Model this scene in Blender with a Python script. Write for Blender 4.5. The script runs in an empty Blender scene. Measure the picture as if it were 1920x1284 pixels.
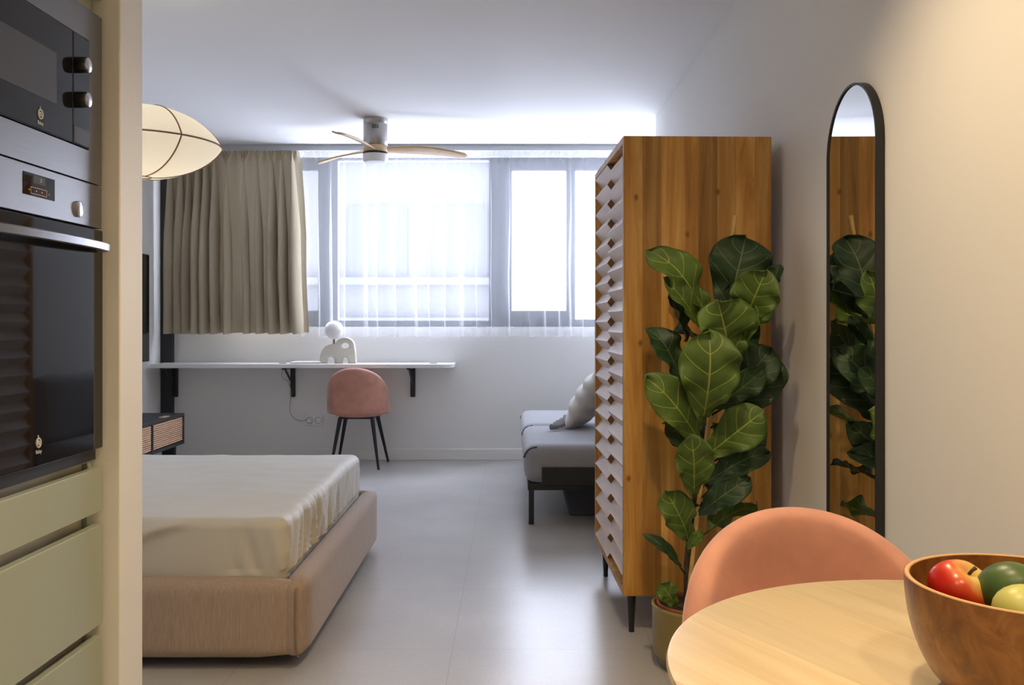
import bpy, bmesh, math, random
from mathutils import Vector, Matrix, noise
R = math.radians
PI = math.pi
S = bpy.context.scene
COL = S.collection
F, CX, HZ, CH = 1700.0, 960.0, 602.0, 1.1          # lens in pixels, principal column, horizon row, camera height


def P(u, v, y):
    return Vector(((u - CX) * y / F, y, CH - (v - HZ) * y / F))


# ------------------------------------------------------------------ objects
def root_matrix(o):
    while o.parent is not None:
        o = o.parent
    return Matrix.LocRotScale(o.location, o.rotation_euler, None)


def obj(name, bm, m, parent=None, world=True, smooth=False, bevel=0, seg=3, solid=0, subsurf=0, origin=None):
    bmesh.ops.recalc_face_normals(bm, faces=bm.faces) if solid == 0 else None
    me = bpy.data.meshes.new(name)
    if world and parent is not None:
        bm.transform(root_matrix(parent).inverted())
    if origin is not None:
        bm.transform(Matrix.Translation(-Vector(origin)))
    bm.to_mesh(me)
    bm.free()
    ms = m if isinstance(m, (list, tuple)) else [m]
    for x in ms:
        me.materials.append(x)
    o = bpy.data.objects.new(name, me)
    COL.objects.link(o)
    if origin is not None:
        o.location = origin
    if parent is not None:
        o.parent = parent
    if smooth:
        me.polygons.foreach_set('use_smooth', [True] * len(me.polygons))
        if smooth == 'auto':
            me.set_sharp_from_angle(angle=R(38))
    if bevel:
        b = o.modifiers.new('bevel', 'BEVEL')
        b.width = bevel
        b.segments = seg
        b.limit_method = 'ANGLE'
        b.angle_limit = R(40)
        me.polygons.foreach_set('use_smooth', [True] * len(me.polygons))
        b.harden_normals = True
    if solid:
        s = o.modifiers.new('solid', 'SOLIDIFY')
        s.thickness = solid
        s.offset = 0
    if subsurf:
        s = o.modifiers.new('sub', 'SUBSURF')
        s.levels = s.render_levels = subsurf
    return o


def tag(o, label=None, cat=None, group=None, kind=None):
    if label:
        o['label'] = label
    if cat:
        o['category'] = cat
    if group:
        o['group'] = group
    if kind:
        o['kind'] = kind
    return o


def thing(name, label, cat, loc=(0, 0, 0), rz=0, group=None):
    o = bpy.data.objects.new(name, None)
    COL.objects.link(o)
    o.empty_display_size = .1
    o.location = loc
    o.rotation_euler = (0, 0, rz)
    return tag(o, label, cat, group)


def struct(name, bm, m, parent=None, **k):
    o = obj(name, bm, m, parent, **k)
    if parent is None:
        o['kind'] = 'structure'
    return o


# ------------------------------------------------------------------ shapes
def NB():
    return bmesh.new()


def box(bm, x0, x1, y0, y1, z0, z1, mi=0):
    vs = [bm.verts.new((x, y, z)) for x in (x0, x1) for y in (y0, y1) for z in (z0, z1)]
    for f in ((0, 1, 3, 2), (4, 6, 7, 5), (0, 4, 5, 1), (2, 3, 7, 6), (0, 2, 6, 4), (1, 5, 7, 3)):
        bm.faces.new([vs[i] for i in f]).material_index = mi
    return bm


def frame_of(d):
    d = d.normalized()
    a = Vector((0, 0, 1)) if abs(d.z) < .9 else Vector((1, 0, 0))
    u = d.cross(a).normalized()
    return u, d.cross(u).normalized()


def tube(bm, pts, r, seg=12, cap=True, mi=0):
    pts = [Vector(p) for p in pts]
    n = len(pts)
    rs = r if isinstance(r, (list, tuple)) else [r] * n
    rings = []
    u = None
    for i, p in enumerate(pts):
        d = (pts[min(i + 1, n - 1)] - pts[max(i - 1, 0)])
        if u is None:
            u, w = frame_of(d)
        else:
            d.normalize()
            u = (u - d * u.dot(d)).normalized()
            w = d.cross(u)
        rings.append([bm.verts.new(p + (u * math.cos(2 * PI * k / seg) + w * math.sin(2 * PI * k / seg)) * rs[i]) for k in range(seg)])
    for a, b in zip(rings, rings[1:]):
        for k in range(seg):
            bm.faces.new((a[k], a[(k + 1) % seg], b[(k + 1) % seg], b[k])).material_index = mi
    if cap:
        bm.faces.new(rings[0][::-1]).material_index = mi
        bm.faces.new(rings[-1]).material_index = mi
    return bm


def lathe(bm, prof, c=(0, 0, 0), seg=48, axis='z', mi=0, rfun=None):
    c = Vector(c)
    rings = []
    for (r, z) in prof:
        if r < 1e-6:
            q = (0, 0, z)
            ring = [q]
        else:
            ring = []
            for k in range(seg):
                a = 2 * PI * k / seg
                rr = r * (rfun(a, z) if rfun else 1)
                ring.append((rr * math.cos(a), rr * math.sin(a), z))
        if axis == 'x':
            ring = [(q[2], q[0], q[1]) for q in ring]
        elif axis == 'y':
            ring = [(q[1], q[2], q[0]) for q in ring]
        rings.append([bm.verts.new(c + Vector(q)) for q in ring])
    for a, b in zip(rings, rings[1:]):
        if len(a) == 1 and len(b) == 1:
            continue
        for k in range(seg):
            k2 = (k + 1) % seg
            if len(a) == 1:
                f = (a[0], b[k2], b[k])
            elif len(b) == 1:
                f = (a[k], a[k2], b[0])
            else:
                f = (a[k], a[k2], b[k2], b[k])
            bm.faces.new(f).material_index = mi
    return bm


def prism(bm, pts, h0, h1, axis='z', mi=0, mi_cap=None):
    def V(p, h):
        return {'z': (p[0], p[1], h), 'y': (p[0], h, p[1]), 'x': (h, p[0], p[1])}[axis]
    a = [bm.verts.new(V(p, h0)) for p in pts]
    b = [bm.verts.new(V(p, h1)) for p in pts]
    n = len(pts)
    for k in range(n):
        bm.faces.new((a[k], a[(k + 1) % n], b[(k + 1) % n], b[k])).material_index = mi
    bm.faces.new(a[::-1]).material_index = mi if mi_cap is None else mi_cap
    bm.faces.new(b).material_index = mi if mi_cap is None else mi_cap
    return bm


def ball(bm, c, r, sc=(1, 1, 1), rot=None, nu=32, nv=20):
    prof = [(math.sin(PI * i / nv) * r, -math.cos(PI * i / nv) * r) for i in range(nv + 1)]
    prof[0] = (0, -r)
    prof[-1] = (0, r)
    b2 = lathe(NB(), prof, seg=nu)
    M = Matrix.Translation(Vector(c)) @ (rot.to_4x4() if rot else Matrix()) @ Matrix.Diagonal((*sc, 1))
    b2.transform(M)
    me = bpy.data.meshes.new('tmp')
    b2.to_mesh(me)
    b2.free()
    bm.from_mesh(me)
    bpy.data.meshes.remove(me)
    return bm


def round_box(bm, x0, x1, y0, y1, z0, z1, r, cuts=24, fn=None):
    """a box with soft rounded edges on a dense mesh; fn moves each vertex"""
    b2 = NB()
    bmesh.ops.create_cube(b2, size=2)
    bmesh.ops.subdivide_edges(b2, edges=b2.edges[:], cuts=cuts, use_grid_fill=True)
    c = Vector(((x0 + x1) / 2, (y0 + y1) / 2, (z0 + z1) / 2))
    h = Vector(((x1 - x0) / 2, (y1 - y0) / 2, (z1 - z0) / 2))
    for v in b2.verts:
        q = []
        for i in range(3):
            t = v.co[i]
            k = min(.42, r / h[i] * 1.2)          # crowd vertices towards the rounded rim
            s = abs(t)
            s = s / (1 - k) * (1 - r / h[i]) if s < 1 - k else (1 - r / h[i]) + (s - 1 + k) / k * (r / h[i])
            q.append(math.copysign(s, t) * h[i])
        q = Vector(q)
        inner = Vector([max(-(h[i] - r), min(h[i] - r, q[i])) for i in range(3)])
        d = q - inner
        if d.length > 1e-9:
            q = inner + d.normalized() * r
        v.co = c + q
        if fn:
            v.co = fn(v.co.copy())
    me = bpy.data.meshes.new('tmp')
    b2.to_mesh(me)
    b2.free()
    bm.from_mesh(me)
    bpy.data.meshes.remove(me)
    return bm


def text_mesh(s, size, M, depth=.0004):
    cu = bpy.data.curves.new('lettering', 'FONT')
    cu.body = s
    cu.size = size
    cu.extrude = depth
    cu.align_x = 'CENTER'
    cu.align_y = 'CENTER'
    o = bpy.data.objects.new('lettering', cu)
    COL.objects.link(o)
    me = bpy.data.meshes.new_from_object(o.evaluated_get(bpy.context.evaluated_depsgraph_get()))
    bm = NB()
    bm.from_mesh(me)
    bpy.data.objects.remove(o)
    bpy.data.curves.remove(cu)
    bpy.data.meshes.remove(me)
    bm.transform(M)
    return bm


# ------------------------------------------------------------------ materials
def new_mat(name):
    m = bpy.data.materials.new(name)
    m.use_nodes = True
    nt = m.node_tree
    return m, nt, nt.nodes['Principled BSDF']


def noise_node(nt, scale, detail=4, stretch=(1, 1, 1), coord='Object', rough=.55):
    tc = nt.nodes.new('ShaderNodeTexCoord')
    mp = nt.nodes.new('ShaderNodeMapping')
    mp.inputs['Scale'].default_value = stretch
    n = nt.nodes.new('ShaderNodeTexNoise')
    n.inputs['Scale'].default_value = scale
    n.inputs['Detail'].default_value = detail
    n.inputs['Roughness'].default_value = rough
    nt.links.new(tc.outputs[coord], mp.inputs['Vector'])
    nt.links.new(mp.outputs['Vector'], n.inputs['Vector'])
    return n


def ramp(nt, src, stops):
    r = nt.nodes.new('ShaderNodeValToRGB')
    e = r.color_ramp.elements
    while len(e) < len(stops):
        e.new(.5)
    for i, (p, c) in enumerate(stops):
        e[i].position = p
        e[i].color = (*c, 1)
    nt.links.new(src, r.inputs['Fac'])
    return r


def bump(nt, b, src, strength=.2, dist=.01):
    n = nt.nodes.new('ShaderNodeBump')
    n.inputs['Strength'].default_value = strength
    n.inputs['Distance'].default_value = dist
    nt.links.new(src, n.inputs['Height'])
    nt.links.new(n.outputs['Normal'], b.inputs['Normal'])
    return n


def mat(name, col, rough=.6, metal=0, var=0, scale=20, stretch=(1, 1, 1), bmp=0, bdist=.002, sheen=0, coat=0, spec=None, detail=4):
    m, nt, b = new_mat(name)
    b.inputs['Base Color'].default_value = (*col, 1)
    b.inputs['Roughness'].default_value = rough
    b.inputs['Metallic'].default_value = metal
    if sheen:
        b.inputs['Sheen Weight'].default_value = sheen
        b.inputs['Sheen Roughness'].default_value = .4
    if coat:
        b.inputs['Coat Weight'].default_value = coat
        b.inputs['Coat Roughness'].default_value = .08
    if spec is not None:
        b.inputs['Specular IOR Level'].default_value = spec
    if var or bmp:
        n = noise_node(nt, scale, detail, stretch)
        if var:
            r = ramp(nt, n.outputs['Fac'], [(.3, tuple(c * (1 - var) for c in col)), (.7, tuple(min(1, c * (1 + var)) for c in col))])
            nt.links.new(r.outputs['Color'], b.inputs['Base Color'])
        if bmp:
            bump(nt, b, n.outputs['Fac'], bmp, bdist)
    return m


def wood(name, dark, mid, light, stretch=(6, 6, .5), scale=2.5, rough=.45, board=None, board_axis=0, bmp=.04, knots=False, coat=0, bvar=.3):
    """long-grained timber; board = width of the glued boards"""
    m, nt, b = new_mat(name)
    L = nt.links
    tc = nt.nodes.new('ShaderNodeTexCoord')
    mp = nt.nodes.new('ShaderNodeMapping')
    mp.inputs['Scale'].default_value = stretch
    L.new(tc.outputs['Object'], mp.inputs['Vector'])
    vec = mp.outputs['Vector']
    if board:
        sp = nt.nodes.new('ShaderNodeSeparateXYZ')
        L.new(tc.outputs['Object'], sp.inputs[0])
        dv = nt.nodes.new('ShaderNodeMath')
        dv.operation = 'DIVIDE'
        dv.inputs[1].default_value = board
        L.new(sp.outputs[board_axis], dv.inputs[0])
        fl = nt.nodes.new('ShaderNodeMath')
        fl.operation = 'FLOOR'
        L.new(dv.outputs[0], fl.inputs[0])
        wn = nt.nodes.new('ShaderNodeTexWhiteNoise')
        wn.noise_dimensions = '1D'
        L.new(fl.outputs[0], wn.inputs['W'])
        va = nt.nodes.new('ShaderNodeVectorMath')
        va.operation = 'MULTIPLY_ADD'
        va.inputs[1].default_value = (7, 7, 7)
        L.new(wn.outputs['Color'], va.inputs[0])
        L.new(vec, va.inputs[2])
        vec = va.outputs[0]
    n = nt.nodes.new('ShaderNodeTexNoise')
    n.inputs['Scale'].default_value = scale
    n.inputs['Detail'].default_value = 7
    n.inputs['Roughness'].default_value = .62
    n.inputs['Distortion'].default_value = .6
    L.new(vec, n.inputs['Vector'])
    r = ramp(nt, n.outputs['Fac'], [(.28, dark), (.5, mid), (.72, light)])
    out = r.outputs['Color']
    if board:
        hs = nt.nodes.new('ShaderNodeHueSaturation')
        mr = nt.nodes.new('ShaderNodeMapRange')
        mr.inputs['To Min'].default_value = 1 - bvar
        mr.inputs['To Max'].default_value = 1 + bvar * .6
        L.new(wn.outputs['Value'], mr.inputs['Value'])
        L.new(mr.outputs[0], hs.inputs['Value'])
        L.new(out, hs.inputs['Color'])
        out = hs.outputs['Color']
    if knots:
        k = nt.nodes.new('ShaderNodeTexVoronoi')
        k.inputs['Scale'].default_value = 4.2
        k.voronoi_dimensions = '2D'
        ksp, kcb = nt.nodes.new('ShaderNodeSeparateXYZ'), nt.nodes.new('ShaderNodeCombineXYZ')
        L.new(tc.outputs['Object'], ksp.inputs[0])
        L.new(ksp.outputs[0], kcb.inputs[0])
        L.new(ksp.outputs[2], kcb.inputs[1])
        kmp = nt.nodes.new('ShaderNodeMapping')
        kmp.inputs['Scale'].default_value = (1.25, .8, 1)
        kmp.inputs['Location'].default_value = (.3, .7, .55)
        L.new(kcb.outputs[0], kmp.inputs['Vector'])
        L.new(kmp.outputs[0], k.inputs['Vector'])
        kr = ramp(nt, k.outputs['Distance'], [(.015, (.75, .75, .75)), (.055, (0, 0, 0))])
        mx = nt.nodes.new('ShaderNodeMix')
        mx.data_type = 'RGBA'
        L.new(kr.outputs['Color'], mx.inputs[0])
        L.new(out, mx.inputs[6])
        mx.inputs[7].default_value = (dark[0] * .35, dark[1] * .3, dark[2] * .3, 1)
        out = mx.outputs[2]
    L.new(out, b.inputs['Base Color'])
    b.inputs['Roughness'].default_value = rough
    if coat:
        b.inputs['Coat Weight'].default_value = coat
        b.inputs['Coat Roughness'].default_value = .15
    if bmp:
        bump(nt, b, n.outputs['Fac'], bmp, .004)
    return m


M = {}
M['wall'] = mat('wall_paint', (.80, .79, .765), .75, bmp=.03, scale=60)
M['ceil'] = mat('ceiling_paint', (.80, .795, .80), .85)
M['partition'] = mat('partition_paint', (.80, .775, .715), .6, bmp=.02, scale=60)
M['base'] = mat('baseboard_paint', (.82, .80, .76), .45)
M['black'] = mat('black_metal', (.012, .013, .016), .42)
M['blackmatt'] = mat('black_lacquer', (.02, .021, .025), .5)
M['white'] = mat('white_lacquer', (.82, .81, .79), .35)
M['railgrey'] = mat('grey_rail_paint', (.42, .43, .45), .5)
M['plastic'] = mat('white_plastic', (.85, .84, .82), .3)
M['frame'] = mat('window_aluminium', (.075, .083, .1), .45)
M['steel'] = mat('brushed_steel', (.255, .25, .255), .38, metal=.85, var=.05, scale=8, stretch=(1, 1, 60))
M['nickel'] = mat('satin_nickel', (.40, .38, .36), .32, metal=1, var=.05, scale=8, stretch=(1, 1, 40))
M['chrome'] = mat('chrome', (.75, .74, .73), .14, metal=1)
M['bglass'] = mat('black_glass', (.006, .006, .008), .03, spec=.7)
M['screen'] = mat('dark_grey_glass', (.075, .082, .10), .06, spec=.6)
M['sage'] = mat('sage_lacquer', (.37, .405, .315), .42)
M['channel'] = mat('champagne_channel', (.56, .53, .44), .35, metal=.35)
M['orange'] = mat('amber_digit', (.9, .42, .05), .5)
M['grey'] = mat('pale_print', (.5, .5, .5), .5)
M['velvet'] = mat('pink_velvet', (.53, .25, .182), .72, var=.17, scale=9, sheen=.55, bmp=.12, bdist=.004)
M['linen'] = mat('bed_upholstery', (.37, .275, .205), .85, var=.16, scale=34, stretch=(9, 9, .6), bmp=.3, bdist=.002, sheen=.2)
M['piping'] = mat('upholstery_piping', (.29, .20, .13), .85)
M['sheet'] = mat('fitted_sheet', (.555, .52, .435), .6, sheen=.25, bmp=.05, scale=14, bdist=.01)
M['sofa'] = mat('grey_sofa_fabric', (.30, .30, .315), .88, var=.14, scale=260, bmp=.25, sheen=.3)
M['seam'] = mat('sofa_seam_thread', (.05, .05, .055), .8)
M['knit'] = mat('ecru_knit', (.55, .52, .47), .9, bmp=.3, scale=120, sheen=.3)
M['tassel'] = mat('grey_tassel', (.27, .26, .27), .95, var=.4, scale=140)
M['boxfab'] = mat('dark_blue_grey_felt', (.07, .075, .10), .9)
M['teak'] = wood('golden_teak', (.34, .14, .024), (.57, .285, .062), (.78, .49, .16), stretch=(9, 9, .7), scale=2.2, rough=.42, board=.066, board_axis=0, knots=True, bvar=.34)
M['pale'] = wood('whitewashed_wood', (.60, .48, .42), (.67, .55, .49), (.72, .61, .55), stretch=(3, 1, 9), scale=3, rough=.38, bmp=.02)
M['endgrain'] = mat('brown_end_grain', (.26, .13, .05), .6, var=.2)
M['oak'] = wood('pale_oak', (.49, .365, .205), (.585, .465, .285), (.655, .55, .37), stretch=(1, 9, 9), scale=2.4, rough=.4, board=.075, board_axis=1, bvar=.09, bmp=.02)
M['bowlwood'] = wood('walnut_bowl', (.10, .035, .007), (.215, .082, .016), (.33, .145, .036), stretch=(3.5, 9, 5), scale=6, rough=.36, coat=.25)
M['bowlrim'] = mat('pale_bowl_rim', (.58, .36, .17), .5)
M['blade'] = wood('pale_blade_wood', (.56, .37, .19), (.67, .48, .28), (.75, .58, .38), stretch=(1, 6, 6), scale=4, rough=.5)
M['cane'] = mat('slatted_oak', (.58, .36, .22), .6, var=.1, scale=30)
M['globe'] = mat('opal_globe', (.86, .86, .87), .3)
M['stone'] = mat('cream_ceramic', (.66, .62, .53), .75, var=.05, scale=60, bmp=.1)
M['copper'] = mat('copper_neck', (.55, .29, .16), .35, metal=.8)
M['pot'] = mat('ochre_glaze', (.27, .20, .055), .3, var=.12, scale=12)
M['terra'] = mat('terracotta_pot', (.35, .10, .04), .7)
M['soil'] = mat('potting_soil', (.04, .025, .015), .95, var=.4, scale=90, bmp=.6, bdist=.01)
M['bark'] = mat('brown_bark', (.075, .045, .022), .85, var=.4, scale=50, bmp=.5)
M['bamboo'] = mat('bamboo', (.62, .40, .13), .5, var=.15, scale=20, stretch=(1, 1, .3))
M['cable'] = mat('grey_cable', (.42, .40, .36), .6)
M['paper'] = mat('notebook_paper', (.80, .78, .73), .7)
M['gold'] = mat('tan_card', (.45, .34, .2), .6)
M['facade'] = mat('grey_render', (.042, .041, .044), .9)
M['facadew'] = mat('facade_shutter', (.025, .025, .03), .8)
M['street'] = mat('street_paving', (.45, .45, .44), .9)

# mirror
m, nt, b = new_mat('mirror_silver')
b.inputs['Base Color'].default_value = (.86, .87, .86, 1)
b.inputs['Metallic'].default_value = 1
b.inputs['Roughness'].default_value = .01
M['mirror'] = m
# window glass
m, nt, b = new_mat('clear_glass')
nt.nodes.remove(b)
tr = nt.nodes.new('ShaderNodeBsdfTransparent')
tr.inputs['Color'].default_value = (.95, .97, .97, 1)
gl = nt.nodes.new('ShaderNodeBsdfGlossy')
gl.inputs['Roughness'].default_value = .02
mx = nt.nodes.new('ShaderNodeMixShader')
mx.inputs[0].default_value = .06
nt.links.new(tr.outputs[0], mx.inputs[1])
nt.links.new(gl.outputs[0], mx.inputs[2])
nt.links.new(mx.outputs[0], nt.nodes['Material Output'].inputs[0])
M['glass'] = m


def cloth(name, col, see, trans, bmpv=0):
    """thin cloth: see = open share of the weave, trans = share of the rest that glows through"""
    m, nt, b = new_mat(name)
    nt.nodes.remove(b)
    d = nt.nodes.new('ShaderNodeBsdfDiffuse')
    t = nt.nodes.new('ShaderNodeBsdfTranslucent')
    d.inputs[0].default_value = (*col, 1)
    t.inputs[0].default_value = (*col, 1)
    a = nt.nodes.new('ShaderNodeMixShader')
    a.inputs[0].default_value = trans
    nt.links.new(d.outputs[0], a.inputs[1])
    nt.links.new(t.outputs[0], a.inputs[2])
    out = a
    if see:
        p = nt.nodes.new('ShaderNodeBsdfTransparent')
        x = nt.nodes.new('ShaderNodeMixShader')
        x.inputs[0].default_value = see
        nt.links.new(a.outputs[0], x.inputs[1])
        nt.links.new(p.outputs[0], x.inputs[2])
        out = x
    nt.links.new(out.outputs[0], nt.nodes['Material Output'].inputs[0])
    return m


M['sheer'] = cloth('sheer_voile', (.86, .87, .90), .71, .19)
M['drape'] = cloth('taupe_drape', (.46, .395, .285), 0, .05)
M['shade'] = cloth('cream_lamp_cloth', (.92, .89, .82), 0, .6)

# floor: polished pale concrete tiles with fine joints
m, nt, b = new_mat('polished_concrete_tiles')
L = nt.links
tc = nt.nodes.new('ShaderNodeTexCoord')
sp = nt.nodes.new('ShaderNodeSeparateXYZ')
L.new(tc.outputs['Object'], sp.inputs[0])


def mth(op, a, bb=None):
    n = nt.nodes.new('ShaderNodeMath')
    n.operation = op
    for i, x in enumerate((a, bb)):
        if x is None:
            continue
        if isinstance(x, (int, float)):
            n.inputs[i].default_value = x
        else:
            L.new(x, n.inputs[i])
    return n.outputs[0]


def joint(ax, off):
    q = mth('FRACT', mth('DIVIDE', mth('ADD', sp.outputs[ax], 20.25 - off), .675))
    return mth('LESS_THAN', mth('ABSOLUTE', mth('SUBTRACT', q, .5)), .0021)


jx, jy = joint(0, -.2 - .3375), joint(1, 3.04 - .3375)
jj = mth('MAXIMUM', jx, jy)
n1 = noise_node(nt, 1.4, 5)
n2 = noise_node(nt, 70, 3)
n3 = noise_node(nt, 5, 4, (1, 3, 1))
r1 = ramp(nt, n1.outputs['Fac'], [(.3, (.395, .38, .36)), (.7, (.51, .495, .475))])
r2 = ramp(nt, n2.outputs['Fac'], [(.35, (.93, .93, .93)), (.7, (1.0, 1.0, 1.0))])
mm = nt.nodes.new('ShaderNodeMix')
mm.data_type = 'RGBA'
mm.blend_type = 'MULTIPLY'
mm.inputs[0].default_value = 1
L.new(r1.outputs[0], mm.inputs[6])
L.new(r2.outputs[0], mm.inputs[7])
mj = nt.nodes.new('ShaderNodeMix')
mj.data_type = 'RGBA'
L.new(mth('MULTIPLY', jj, .45), mj.inputs[0])
L.new(mm.outputs[2], mj.inputs[6])
mj.inputs[7].default_value = (.2, .19, .18, 1)
L.new(mj.outputs[2], b.inputs['Base Color'])
rr = nt.nodes.new('ShaderNodeMapRange')
rr.inputs['To Min'].default_value = .20
rr.inputs['To Max'].default_value = .40
L.new(n3.outputs['Fac'], rr.inputs['Value'])
b.inputs['Roughness'].default_value = .30
M['floor'] = m

# leaves: veins follow the leaf's own coordinates
def leaf_mat(name, col, vein):
    m, nt, b = new_mat(name)
    L = nt.links
    uv = nt.nodes.new('ShaderNodeUVMap')
    sp = nt.nodes.new('ShaderNodeSeparateXYZ')
    L.new(uv.outputs[0], sp.inputs[0])

    def mt(op, a, bb=None):
        n = nt.nodes.new('ShaderNodeMath')
        n.operation = op
        for i, x in enumerate((a, bb)):
            if x is None:
                continue
            if isinstance(x, (int, float)):
                n.inputs[i].default_value = x
            else:
                L.new(x, n.inputs[i])
        return n.outputs[0]
    s = mt('ABSOLUTE', mt('MULTIPLY', mt('SUBTRACT', sp.outputs[0], .5), 2))
    t = sp.outputs[1]
    mid = mt('LESS_THAN', s, mt('SUBTRACT', .045, mt('MULTIPLY', t, .03)))
    q = mt('SUBTRACT', t, mt('MULTIPLY', mt('POWER', s, 1.25), .27))
    fr = mt('ABSOLUTE', mt('SUBTRACT', mt('FRACT', mt('MULTIPLY', q, 4.6)), .5))
    side = mt('MULTIPLY', mt('LESS_THAN', fr, .024), mt('LESS_THAN', s, .86))
    v = mt('MAXIMUM', mid, side)
    n = noise_node(nt, 14, 3)
    r = ramp(nt, n.outputs['Fac'], [(.3, tuple(c * .72 for c in col)), (.7, tuple(c * 1.25 for c in col))])
    mx = nt.nodes.new('ShaderNodeMix')
    mx.data_type = 'RGBA'
    L.new(mt('MULTIPLY', v, .75), mx.inputs[0])
    L.new(r.outputs[0], mx.inputs[6])
    mx.inputs[7].default_value = (*vein, 1)
    L.new(mx.outputs[2], b.inputs['Base Color'])
    b.inputs['Roughness'].default_value = .5
    b.inputs['Specular IOR Level'].default_value = .35
    bump(nt, b, mt('MULTIPLY', v, -1.0), .25, .003)
    return m


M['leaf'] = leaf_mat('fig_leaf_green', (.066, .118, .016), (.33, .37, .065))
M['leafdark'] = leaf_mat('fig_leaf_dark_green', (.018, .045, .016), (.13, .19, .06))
# fruit skins
m, nt, b = new_mat('red_apple_skin')
n = noise_node(nt, 16, 4, (1, 1, .35))
g = nt.nodes.new('ShaderNodeTexCoord')
sp = nt.nodes.new('ShaderNodeSeparateXYZ')
nt.links.new(g.outputs['Object'], sp.inputs[0])
ad = nt.nodes.new('ShaderNodeMath')
ad.operation = 'MULTIPLY_ADD'
nt.links.new(sp.outputs[0], ad.inputs[0])
ad.inputs[1].default_value = 9
ad2 = nt.nodes.new('ShaderNodeMath')
ad2.operation = 'MULTIPLY_ADD'
nt.links.new(sp.outputs[2], ad2.inputs[0])
ad2.inputs[1].default_value = 13
nt.links.new(n.outputs['Fac'], ad2.inputs[2])
nt.links.new(ad2.outputs[0], ad.inputs[2])
r = ramp(nt, ad.outputs[0], [(.45, (.42, .014, .008)), (.66, (.58, .07, .012)), (.86, (.60, .42, .12))])
nt.links.new(r.outputs[0], b.inputs['Base Color'])
b.inputs['Roughness'].default_value = .28
M['apple'] = m
M['lime'] = mat('green_lime_skin', (.062, .115, .03), .38, var=.3, scale=30, bmp=.12, bdist=.002)
M['pear'] = mat('yellow_green_skin', (.48, .47, .13), .4, var=.12, scale=20)

# ------------------------------------------------------------------ the setting
BW, CE, RW, LW = 7.19, 2.46, .955, -2.77            # back wall, ceiling, right wall, left wall
struct('floor', box(NB(), -3.0, 2.6, -2.0, 7.5, -.1, 0), M['floor'])
struct('ceiling', box(NB(), -3.0, 2.6, -2.0, 7.5, CE, CE + .1), M['ceil'])
WX0, WX1, WZ0, WZ1 = -2.36, 1.95, 1.055, 2.405
bm = NB()
box(bm, LW - .15, 2.4, BW, BW + .25, 0, WZ0)
box(bm, LW - .15, 2.4, BW, BW + .25, WZ1, CE)
box(bm, LW - .15, WX0, BW, BW + .25, WZ0, WZ1)
box(bm, WX1, 2.4, BW, BW + .25, WZ0, WZ1)
struct('wall_back', bm, M['wall'])
struct('wall_left', box(NB(), LW - .15, LW, 2.167, BW, 0, CE), M['wall'])
struct('wall_right', box(NB(), RW, RW + .15, -1.8, 6.03, 0, CE), M['wall'])
struct('wall_alcove_front', box(NB(), RW + .15, 2.25, 5.9, 6.03, 0, CE), M['wall'])
struct('wall_alcove', box(NB(), 2.25, 2.4, 5.9, BW, 0, CE), M['wall'])
struct('wall_front', box(NB(), -1.7, RW, -1.95, -1.8, 0, CE), M['wall'])
struct('wall_kitchen', box(NB(), -1.70, -1.56, -1.8, 2.045, 0, CE), M['wall'])
bm = NB()
prism(bm, [(LW - .15, 2.045), (-.884, 2.045), (-.8822, 2.167), (LW - .15, 2.167)], 0, CE)
struct('wall_partition', bm, M['partition'], bevel=.004, seg=2)
struct('baseboard_back', box(NB(), LW, 2.25, BW - .013, BW, 0, .088), M['base'], bevel=.003, seg=2)
struct('baseboard_left', box(NB(), LW, LW + .013, 2.2, BW - .013, 0, .088), M['base'])
bm = NB()
box(bm, -2.766, -2.677, BW - .05, BW, .0, 2.3)
struct('trim_1', bm, M['blackmatt'])                 # black casing strip in the corner


def window(n, x0, x1, l, r, bt, tp, z0=WZ0, z1=WZ1):
    y0, y1 = BW + .05, BW + .11
    bm = NB()
    box(bm, x0, x0 + l, y0, y1, z0, z1)
    box(bm, x1 - r, x1, y0, y1, z0, z1)
    box(bm, x0 + l, x1 - r, y0, y1, z0, z0 + bt)
    box(bm, x0 + l, x1 - r, y0, y1, z1 - tp, z1)
    o = struct('window_%d' % n, bm, M['frame'], bevel=.004, seg=2)
    g = obj('pane', box(NB(), x0 + l - .006, x1 - r + .006, y0 + .025, y0 + .032, z0 + bt - .006, z1 - tp + .006), M['glass'], o)
    return o


window(1, WX0, -1.41, .13, .14, .13, .105)
window(2, -1.41, -.17, .02, .015, .05, .02)
window(3, -.17, .47, .17, .035, .13, .105)
window(4, .47, WX1, .035, .1, .06, .105)

# ------------------------------------------------------------------ outside
b_root = thing('building', 'pale rendered building across the street, seen through the sheer curtain', 'building', (-4.2, 13, -3))
bm = NB()
box(bm, -9, -.15, 13, 14, -3, 9)
obj('facade', bm, M['facade'], b_root)
for z in (1.05, 1.62, 3.4):
    obj('ledge', box(NB(), -9, -.12, 12.85, 13.0, z, z + .10), M['facade'], b_root)
for x in (-2.35, -1.2, -4.6):
    obj('shutter', box(NB(), x, x + .85, 12.96, 13.0, 1.72, 2.75), M['facadew'], b_root)

# ------------------------------------------------------------------ curtains
rail = thing('curtain_rail', 'white double curtain rail along the ceiling above the window', 'curtain rail', (-.2, 7.06, CE))
obj('track', box(NB(), -2.74, 2.2, 6.985, 7.135, CE - .022, CE - .001), M['railgrey'], rail)
obj('lip', box(NB(), -2.74, 2.2, 6.975, 6.985, CE - .046, CE - .001), M['railgrey'], rail)


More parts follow.
